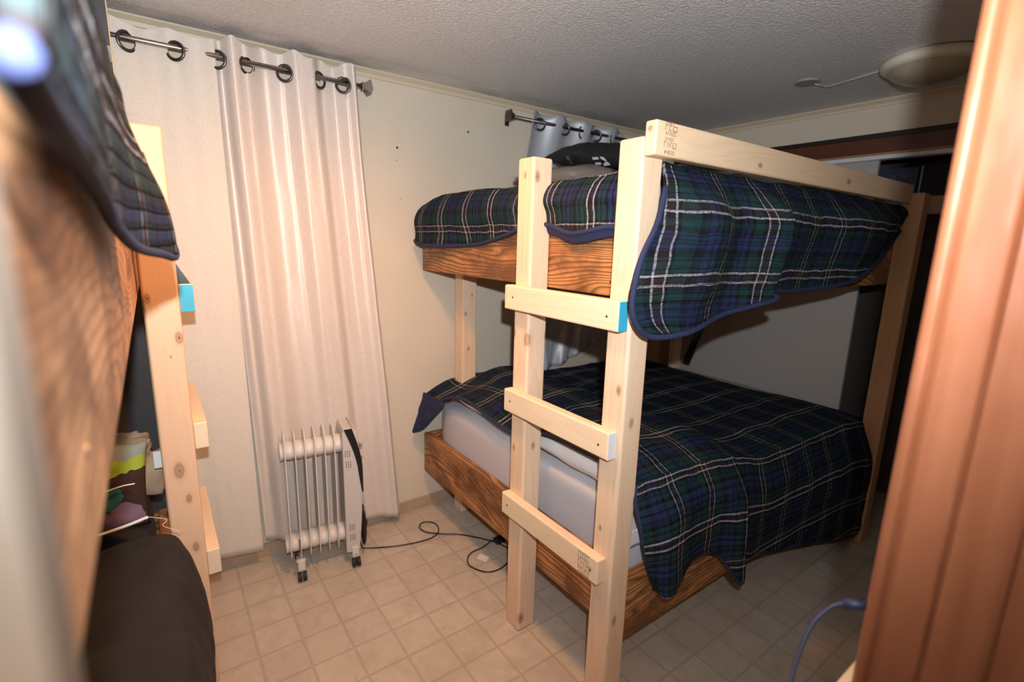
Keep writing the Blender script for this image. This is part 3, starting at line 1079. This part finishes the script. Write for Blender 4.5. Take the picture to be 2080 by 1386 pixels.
# curtain in the corner, swept aside at the bottom behind the lower bunk
t = thing('curtain', 'silver-grey satin curtain in the corner behind the ladder bed', 'curtain', (2.2, 2.48, .8))
bm = NB()
nx, nz = 150, 70
vs = []
for j in range(nz + 1):
    q = j / nz
    row = []
    for i in range(nx + 1):
        s_ = i / nx
        x = 1.86 + s_ * .80 * (1 - .28 * q ** 2) + .10 * q ** 2
        zb = .735 + .16 * s_ ** 1.5
        zt_ = 2.338 + .008 * math.sin(s_ * 30)
        z = zt_ * (1 - q) + zb * q
        a = .030 * math.sin(s_ * 22.0 - 1.0 + 1.5 * q)
        sw = noise.noise(V((s_ * 5 + q * 4.0, q * 1.5 - s_ * 2.5, 3))) * .075 * q ** 2 + noise.noise(V((s_ * 11 + q * 9, q * 6 - s_ * 7, 7))) * .034 * q ** 3
        k = min(q * 5, 1)
        y = ROD_Y * (1 - k) + 2.488 * k + a * (1 - .62 * k) + sw * .55
        lim = 2.40 if z > 1.9 else (2.4655 if z > 1.40 else max(2.435, 2.4655 - (1.40 - z) * .12))
        if z < 1.40:
            y -= .022 * min(1, (1.40 - z) * 3)
        row.append(bm.verts.new((x, min(max(y, lim), WA - .012), z)))
    vs.append(row)
for j in range(nz):
    for i in range(nx):
        bm.faces.new((vs[j][i], vs[j][i + 1], vs[j + 1][i + 1], vs[j + 1][i]))
o = obj('curtain_cloth', bm, M['satin_grey'], t, smooth=True)
s_ = o.modifiers.new('solid', 'SOLIDIFY'); s_.thickness = .0015; s_.offset = 0
grommet_row([1.923, 2.115, 2.25, 2.388, 2.53], [-1.25, -1.2, .6, -1.0, .6], 2.287, M['dark_metal'], t, 1.0)

# black pole leaning in the corner by the closet wall
tag(tube('pole', [(3.02, 2.035, .785), (3.06, 1.99, .98), (3.12, 1.92, 1.30)], .027, M['black_plastic'], n=14), 'black pole leaning between the two bunks against the closet wall', 'pole')

# ------------------------------------------------------------------ oil heater
RAD = thing('oil_heater', 'small cream oil-filled radiator heater on casters before the pleated curtain', 'heater', (.56, 2.29, 0))
RM = Matrix.Translation((.405, 2.262, 0)) @ Matrix.Rotation(-.135, 4, 'Z')   # local: x along the fins row, y to the back
def rt(p):
    return RM @ V(p)


def fin(x):
    bm = NB()
    z0, z1, d = .080, .715, .148
    out = []
    # outline with lobes at both tubes
    prof = [(.030, z0), (.006, z0 + .03), (0, z0 + .07), (0, z1 - .07), (.006, z1 - .03), (.040, z1), (d - .040, z1), (d - .006, z1 - .03), (d, z1 - .07), (d, z0 + .07), (d - .006, z0 + .03), (d - .030, z0)]
    a = [bm.verts.new((x - .0022, y, z)) for y, z in prof]
    b = [bm.verts.new((x + .0022, y, z)) for y, z in prof]
    n = len(prof)
    bm.faces.new(a); bm.faces.new(list(reversed(b)))
    for i in range(n):
        bm.faces.new((a[i], b[i], b[(i + 1) % n], a[(i + 1) % n]))
    bmesh.ops.recalc_face_normals(bm, faces=bm.faces)
    bm.transform(RM)
    return bm


NF, PITCH = 6, .0425
for i in range(NF):
    obj('fin', fin(.0 + i * PITCH), M['enamel'], RAD)
for zc, rr in ((.620, .044), (.150, .044)):
    bm = NB()
    n = 28
    xs_, rad = [], []
    segs = 12
    for i in range(NF * segs + segs // 2 + 1):
        x = -.020 + i * PITCH / segs
        ph = (x / PITCH) % 1
        r_ = rr * (.86 + .14 * abs(math.sin(PI * ph)) ** .7)
        xs_.append(x); rad.append(r_)
    rings = []
    for x, r_ in zip(xs_, rad):
        rings.append([bm.verts.new((x, .074 + r_ * 1.25 * math.cos(2 * PI * k / n), zc + r_ * math.sin(2 * PI * k / n))) for k in range(n)])
    for a, b in zip(rings, rings[1:]):
        for k in range(n):
            bm.faces.new((a[k], a[(k + 1) % n], b[(k + 1) % n], b[k]))
    bm.faces.new(rings[0]); bm.faces.new(list(reversed(rings[-1])))
    bmesh.ops.recalc_face_normals(bm, faces=bm.faces)
    bm.transform(RM)
    obj('oil_tube', bm, M['enamel'], RAD, smooth=True)
# housing: outline in x-z, curved outer side; extruded in depth
bm = NB()
hx = NF * PITCH - .010
outl = [(hx, .070), (hx, .690), (hx + .006, .712), (hx + .018, .718), (hx + .050, .712), (hx + .060, .70)]
for k in range(13):
    f = k / 12
    outl.append((hx + .062 + .022 * math.sin(PI * (f * .85 + .12)) , .695 - f * .62))
outl += [(hx + .055, .062)]
a = [bm.verts.new((x, -.012, z)) for x, z in outl]
b = [bm.verts.new((x, .160, z)) for x, z in outl]
n = len(outl)
bm.faces.new(a); bm.faces.new(list(reversed(b)))
for i in range(n):
    bm.faces.new((a[i], b[i], b[(i + 1) % n], a[(i + 1) % n]))
bmesh.ops.recalc_face_normals(bm, faces=bm.faces)
bmesh.ops.bevel(bm, geom=[e for e in bm.edges if abs(e.verts[0].co.y - e.verts[1].co.y) < 1e-5], offset=.005, segments=2, profile=.5, affect='EDGES')
bm.transform(RM)
HS = obj('housing', bm, M['enamel_grey'], RAD)
for (cx, cz) in [(.022, .590), (.024, .535), (.030, .205), (.031, .150)]:
    bm = NB()
    for k in range(3):
        for q in range(3):
            xx = hx + cx + (k - 1) * .010
            zz = cz + (q - 1) * .012
            add_box(bm, xx - .0018, xx + .0018, -.0128, -.0105, zz - .0045, zz + .0045, M=None)
    bm.transform(RM)
    obj('vent', bm, M['vent'], HS)
# black control strip over the curved outer side
bm = NB()
pr = []
for k in range(11):
    f = k / 10
    z = .714 - f * .33
    x = hx + .040 + .044 * math.sin(min(f * 1.5, 1) * PI / 2) + (.002)
    pr.append((x, z, max(.004, .034 * (1 - f) ** .6)))
for yy in (0,):
    L0 = [bm.verts.new((x - w, -.0142, z)) for x, z, w in pr]
    L1 = [bm.verts.new((x + .002, -.0142, z)) for x, z, w in pr]
    L2 = [bm.verts.new((x + .006, .150, z)) for x, z, w in pr]
    for q in range(len(pr) - 1):
        bm.faces.new((L0[q], L1[q], L1[q + 1], L0[q + 1]))
        bm.faces.new((L1[q], L2[q], L2[q + 1], L1[q + 1]))
bm.transform(RM)
o = obj('control_panel', bm, M['black_plastic'], RAD)
s_ = o.modifiers.new('solid', 'SOLIDIFY'); s_.thickness = .003; s_.offset = 0
for z in (.60, .535):
    bm = NB()
    add_tube(bm, [rt((hx + .088, .05, z)), rt((hx + .100, .05, z))], .014, 18)
    obj('knob', bm, M['chrome'], o)
bm = NB()   # cord wrap: black disc with hub
add_tube(bm, [rt((hx + .080, .06, .175)), rt((hx + .088, .06, .175))], .001, 3)
bm.free()
bm = NB()
n = 32
pc = rt((hx + .094, .05, .17))
Rz = RM.to_3x3()
for dx, sc_ in ((0, 1),):
    ra = []
    for xx, s2 in ((-.006, .96), (-.003, 1.0), (.003, 1.0), (.006, .94)):
        ra.append([bm.verts.new(pc + Rz @ V((xx, .058 * s2 * math.cos(2 * PI * k / n), .110 * s2 * math.sin(2 * PI * k / n)))) for k in range(n)])
    for a_, b_ in zip(ra, ra[1:]):
        for k in range(n):
            bm.faces.new((a_[k], a_[(k + 1) % n], b_[(k + 1) % n], b_[k]))
    bm.faces.new(ra[0]); bm.faces.new(list(reversed(ra[-1])))
add_tube(bm, [pc + Rz @ V((.006, 0, .01)), pc + Rz @ V((.020, 0, .01))], .012, 14)
bmesh.ops.recalc_face_normals(bm, faces=bm.faces)
obj('cord_wrap', bm, M['black_plastic'], RAD)
# casters
for (x, y) in [(.038, -.022), (hx + .040, -.022), (.038, .165), (hx + .040, .165)]:
    bm = NB()
    add_box(bm, x - .016, x + .016, y - .004, y + .010, .045, .100, .003)
    bm.transform(RM)
    br = obj('caster_bracket', bm, M['enamel'], RAD)
    bm = NB()
    for dx in (-.011, .011):
        add_tube(bm, [rt((x + dx - .008, y - .008, .0235)), rt((x + dx + .008, y - .008, .0235))], .0225, 18)
    obj('wheel', bm, M['rubber'], br)
    bm = NB()
    add_tube(bm, [rt((x, y - .006, .062)), rt((x, y - .002, .062))], .007, 12)
    obj('bolt', bm, M['chrome'], br)
bm = NB()
add_tube(bm, [rt((.038, -.004, .10)), rt((.038, -.002, .13)), rt((.038, .012, .19))], .004, 8)
add_box(bm, .016, .060, -.012, .012, .082, .108, .003, M=RM)
obj('caster_clamp', bm, M['chrome'], RAD)

# heater cord on the floor
cp = [(.735, 2.30, .10), (.745, 2.29, .03), (.769, 2.30, .006), (.90, 2.235, .005), (1.05, 2.195, .005), (1.137, 2.212, .005), (1.175, 2.28, .006), (1.158, 2.335, .008), (1.11, 2.352, .008),
      (1.08, 2.31, .008), (1.095, 2.25, .010), (1.158, 2.190, .010), (1.25, 2.126, .006), (1.353, 1.987, .006), (1.39, 1.87, .012), (1.46, 1.72, .006), (1.60, 1.60, .005)]
P_ = catmull(cp, 130)
tag(tube('power_cord', [V(p) for p in P_], .0034, M['black_plastic']), 'black power cord looping over the floor from the heater to under the bed', 'cord')
cp = [(1.392, 1.965, .020), (1.35, 1.985, .012), (1.30, 1.975, .006), (1.263, 1.969, .005), (1.21, 1.965, .005), (1.167, 1.934, .005), (1.147, 1.877, .005), (1.184, 1.798, .005), (1.25, 1.775, .005), (1.34, 1.80, .005), (1.5, 1.85, .005), (1.7, 1.9, .005)]
c2 = tag(tube('power_cord', [V(p) for p in catmull(cp, 90)], .0034, M['black_plastic']), 'second black cord with a small white tag, curling out from under the bed', 'cord')
box('plug', (1.355, 1.415, 1.945, 1.985, 0.001, .030), M['black_plastic'], c2, .006)
bm = NB()
add_box(bm, -.022, .022, -.026, .026, 0, .0015, M=Matrix.Translation((1.235, 1.895, .004)) @ Matrix.Rotation(.6, 4, 'Z') @ Matrix.Rotation(.12, 4, 'X'))
o = obj('paper_tag', bm, M['label_white'], c2)

# ------------------------------------------------------------------ left bunk bed (beside the doorway)
LB = thing('bunk_bed', 'pine and torched wood bunk bed close by the left door frame, seen along its side', 'bunk bed', (-.8, 1.3, 0))
pl = pine('pine_post_e', 2, tone=(.78, .52, .33), knots=[(.005, 1.75, 1.745, .012), (.01, 1.75, .872, .030), (.026, 1.75, .772, .018), (.030, 1.75, .60, .020), (.046, 1.75, 1.29, .018), (-.020, 1.75, 1.41, .014), (.02, 1.75, 1.235, .006)], seed=12.0)
px_board('ladder_post', (-.032, .057, 1.750, 1.839, 0, 1.886), pl, LB, .007)
px_board('ladder_post', (-.032, .057, 2.175, 2.264, 0, 1.886), plain_z, LB, .007)
for i, (z0, z1) in enumerate([(1.366, 1.449), (.930, 1.016), (.482, .572)]):
    r_ = px_board('rung', (.057, .095, 1.752, 2.262, z0, z1), rm[(i + 1) % 3], LB, .004)
    if i == 0:
        e = box('painted_end', (.0585, .0935, 1.7505, 1.754, z0 + .002, z1 - .002), M['turq'], r_, .0006)
        e['label'] = 'turquoise painted end of the rung'
bl = burnt('torched_y3', 1, 14.0, .8)
blr = px_board('side_rail', (-.080, -.042, .180, 2.28, 1.412, 1.655), bl, LB, .003)
for y, z in [(1.60, 1.60), (1.62, 1.52), (1.55, 1.48), (1.42, 1.455), (1.66, 1.49), (.37, 1.47), (1.40, 1.54)]:
    bm = NB()
    for v in bmesh.ops.create_cone(bm, cap_ends=True, segments=12, radius1=.0045, radius2=.003, depth=.002)['verts']:
        v.co = V((-.042 + v.co.z, y + v.co.x, z + v.co.y))
    obj('screw', bm, M['steel'], blr)
px_board('side_rail', (-.070, -.032, .180, 2.28, .272, .504), bl, LB, .003)
for y0 in (.18, 2.242):
    px_board('end_rail', (-1.60, -.070, y0, y0 + .038, 1.435, 1.662), rx, LB, .003)
    px_board('end_rail', (-1.60, -.070, y0, y0 + .038, .272, .504), rx, LB, .003)
px_board('far_rail', (-1.638, -1.60, .18, 2.28, 1.435, 1.662), bl, LB, .003)
px_board('far_rail', (-1.638, -1.60, .18, 2.28, .272, .504), bl, LB, .003)
for (x, y) in [(-1.60, .218), (-1.60, 2.153), (-.16, .218)]:
    px_board('post', (x, x + .089, y, y + .089, 0, 1.66), plain_z, LB, .005)
box('bunk_board', (-1.598, -.082, .22, 2.24, 1.503, 1.518), plain_z, LB, .002)
box('bunk_board', (-1.598, -.082, .22, 2.24, .362, .378), plain_z, LB, .002)

def simple_mattress(b, label):
    o = mattress(b, M['white_sheet'], label)
    return o
simple_mattress((-1.595, -.086, .225, 2.235, 1.520, 1.800), 'mattress under the quilt on the upper bunk by the door frame')
lm2 = mattress((-1.595, -.076, .225, 2.235, .380, .700), M['black_cloth'], 'mattress in black bedding on the lower bunk by the door frame')

# near quilt
ysn = [.19, .25, .36, .50, .62, .76, .90, 1.0]
xh = [-.0285, -.0290, -.0300, -.0298, -.0275, -.016, .008, .029]
zh = [1.645, 1.640, 1.636, 1.624, 1.602, 1.580, 1.568, 1.561]
rowsn = []
prof_ = [(-.9, 1.835, 0), (-.35, 1.842, 0), (-.10, 1.848, 0), (-.045, 1.843, .05), (-.029, 1.815, .1), (-.026, 1.76, .3), (None, None, .62), (None, None, 1.)]
for k, (px_, pz_, f) in enumerate(prof_):
    row = []
    for i, y in enumerate(ysn):
        if px_ is None:
            z = 1.80 * (1 - f) + zh[i] * f
            x = -.027 * (1 - f) + xh[i] * f + (.004 * math.sin(y * 9) * (1 - f))
            if y > .7:
                x += .010 * math.sin(PI * f) * (y - .7) / .3
        else:
            x, z = px_, pz_
            if y > .85:
                x = x + (0, 0, 0, .004, .006, .010)[k] * (y - .85) / .15
                z = z - .004
        v = -.9 - x if px_ is not None and k < 4 else .86 + (1.845 - z)
        row.append((x, y, z, y, v))
    rowsn.append(row)
Q3 = thing('plaid_quilt', 'blue plaid quilt hanging over the upper bunk edge right beside the camera at top left', 'quilt', (-.6, .9, 1.85))
sheet('quilt_cloth', [(rowsn, 130, 70)], M['plaid_near'], Q3, .009, .003, 9, 3.0, offset=1)
rim_tube('binding', [(x + .004, y, z) for x, y, z in zip(xh, ysn, zh)] + [(.026, 1.004, 1.60), (.014, 1.004, 1.66), (.0, 1.004, 1.72)], M['navy'], Q3, .0065, 120)

# black bedding bulging over the lower rail
pr = [(-.60, .735), (-.25, .760), (-.10, .765), (-.026, .748), (.010, .700), (.034, .62), (.0435, .51), (.036, .38), (.012, .27), (-.02, .20)]
ysd = [.22, .5, .8, 1.1, 1.35, 1.52, 1.60]
grid = []
for (x, z) in pr:
    row = []
    for y in ysd:
        k = min(1.0, y / 1.60) if x > -.03 else 1
        xx = x * k if x > 0 else x
        if x > -.03:
            xx = -.028 + (x + .028) * max(0.03, (y / 1.58)) ** 1.05
        if y > 1.55:
            xx -= .01 if x > 0 else 0
        row.append((xx, y, z - (.01 if y > 1.55 else 0), x, y))
    grid.append(row)
bd = sheet('duvet', [(grid, 90, 70)], M['black_cloth'], None, .012, .014, 6, 5.0, offset=-1)
tag(bd, 'black duvet bulging over the lower rail of the bunk by the door frame', 'duvet')

# cushion, fleece, label on the lower bunk
cu, Mc = pillow('throw_pillow', (-.235, 1.695, .885), (.17, .125, .05), M['cushion'], 'green, brown and purple patterned cushion on the black bedding', 'cushion', rot=(1.42, .08, .12), seed=4, wr=.008, pw=2.6)
rim_tube('piping', [(-.40, 1.66, .760), (-.25, 1.655, .765), (-.14, 1.66, .775), (-.078, 1.665, .785)], M['pillowcase'], cu, .0045, 20)
rim_tube('piping', [(-.28, 1.648, .895), (-.20, 1.644, .892), (-.13, 1.650, .902), (-.098, 1.66, .898)], M['pillowcase'], cu, .002, 20)
tube('loose_thread', [V(p) for p in catmull([(-.078, 1.665, .785), (-.060, 1.655, .782), (-.035, 1.64, .775), (-.045, 1.62, .770), (-.022, 1.59, .766), (-.006, 1.575, .762)], 30)], .0009, M['pillowcase'], cu, 5)
fl, _ = pillow('blanket', (-.13, 1.90, .865), (.12, .085, .085), M['fleece'], 'crumpled beige fleece blanket behind the patterned cushion', 'blanket', rot=(.2, .75, .2), seed=9, wr=.05, pw=2.4)
box('care_label', (-.052, -.028, 1.785, 1.787, .88, .935), M['label_white'], fl)

# black bracket on the top rung
bm = NB()
vs_ = [(.050, 1.765, 1.4495), (.088, 1.765, 1.4495), (.052, 1.765, 1.520)]
a = [bm.verts.new(p) for p in vs_]
b = [bm.verts.new((x, y + .02, z)) for x, y, z in vs_]
bm.faces.new(a); bm.faces.new(list(reversed(b)))
for i in range(3):
    bm.faces.new((a[i], b[i], b[(i + 1) % 3], a[(i + 1) % 3]))
bmesh.ops.recalc_face_normals(bm, faces=bm.faces)
tag(obj('bracket', bm, M['black_plastic']), 'small black triangular bracket standing on the turquoise-ended rung', 'bracket')

# tall grey panel beyond the left bunk
t = thing('wardrobe_panel', 'tall glossy grey panel with a pale wood edge behind the left bunk bed', 'panel', (-.5, 2.33, 0))
box('panel_board', (-.72, -.0445, 2.315, 2.335, 0, 2.375), M['gloss_panel'], t, .001)
box('edge_strip', (-.0445, -.0405, 2.313, 2.337, 0, 2.375), M['edge_wood'], t, .001)
bm = NB()
add_box(bm, -.30, -.045, 2.311, 2.315, 2.165, 2.215)
o = obj('foil_strip', bm, M['metal'], t)

# ------------------------------------------------------------------ cable by the right jamb
cb = [(.642, .168, 1.189), (.636, .179, 1.186), (.628, .190, 1.178), (.611, .200, 1.158), (.592, .202, 1.134), (.573, .200, 1.110), (.553, .195, 1.086), (.530, .19, 1.0), (.52, .19, .6), (.55, .20, .2), (.60, .22, .012)]
cc = tag(tube('network_cable', [V(p) for p in catmull(cb, 90)], .0025, M['cable']), 'dark blue cable arching out from the right door frame', 'cable')
tube('connector', [(.648, .160, 1.190), (.634, .182, 1.185)], .0062, M['cable'], cc, 8)
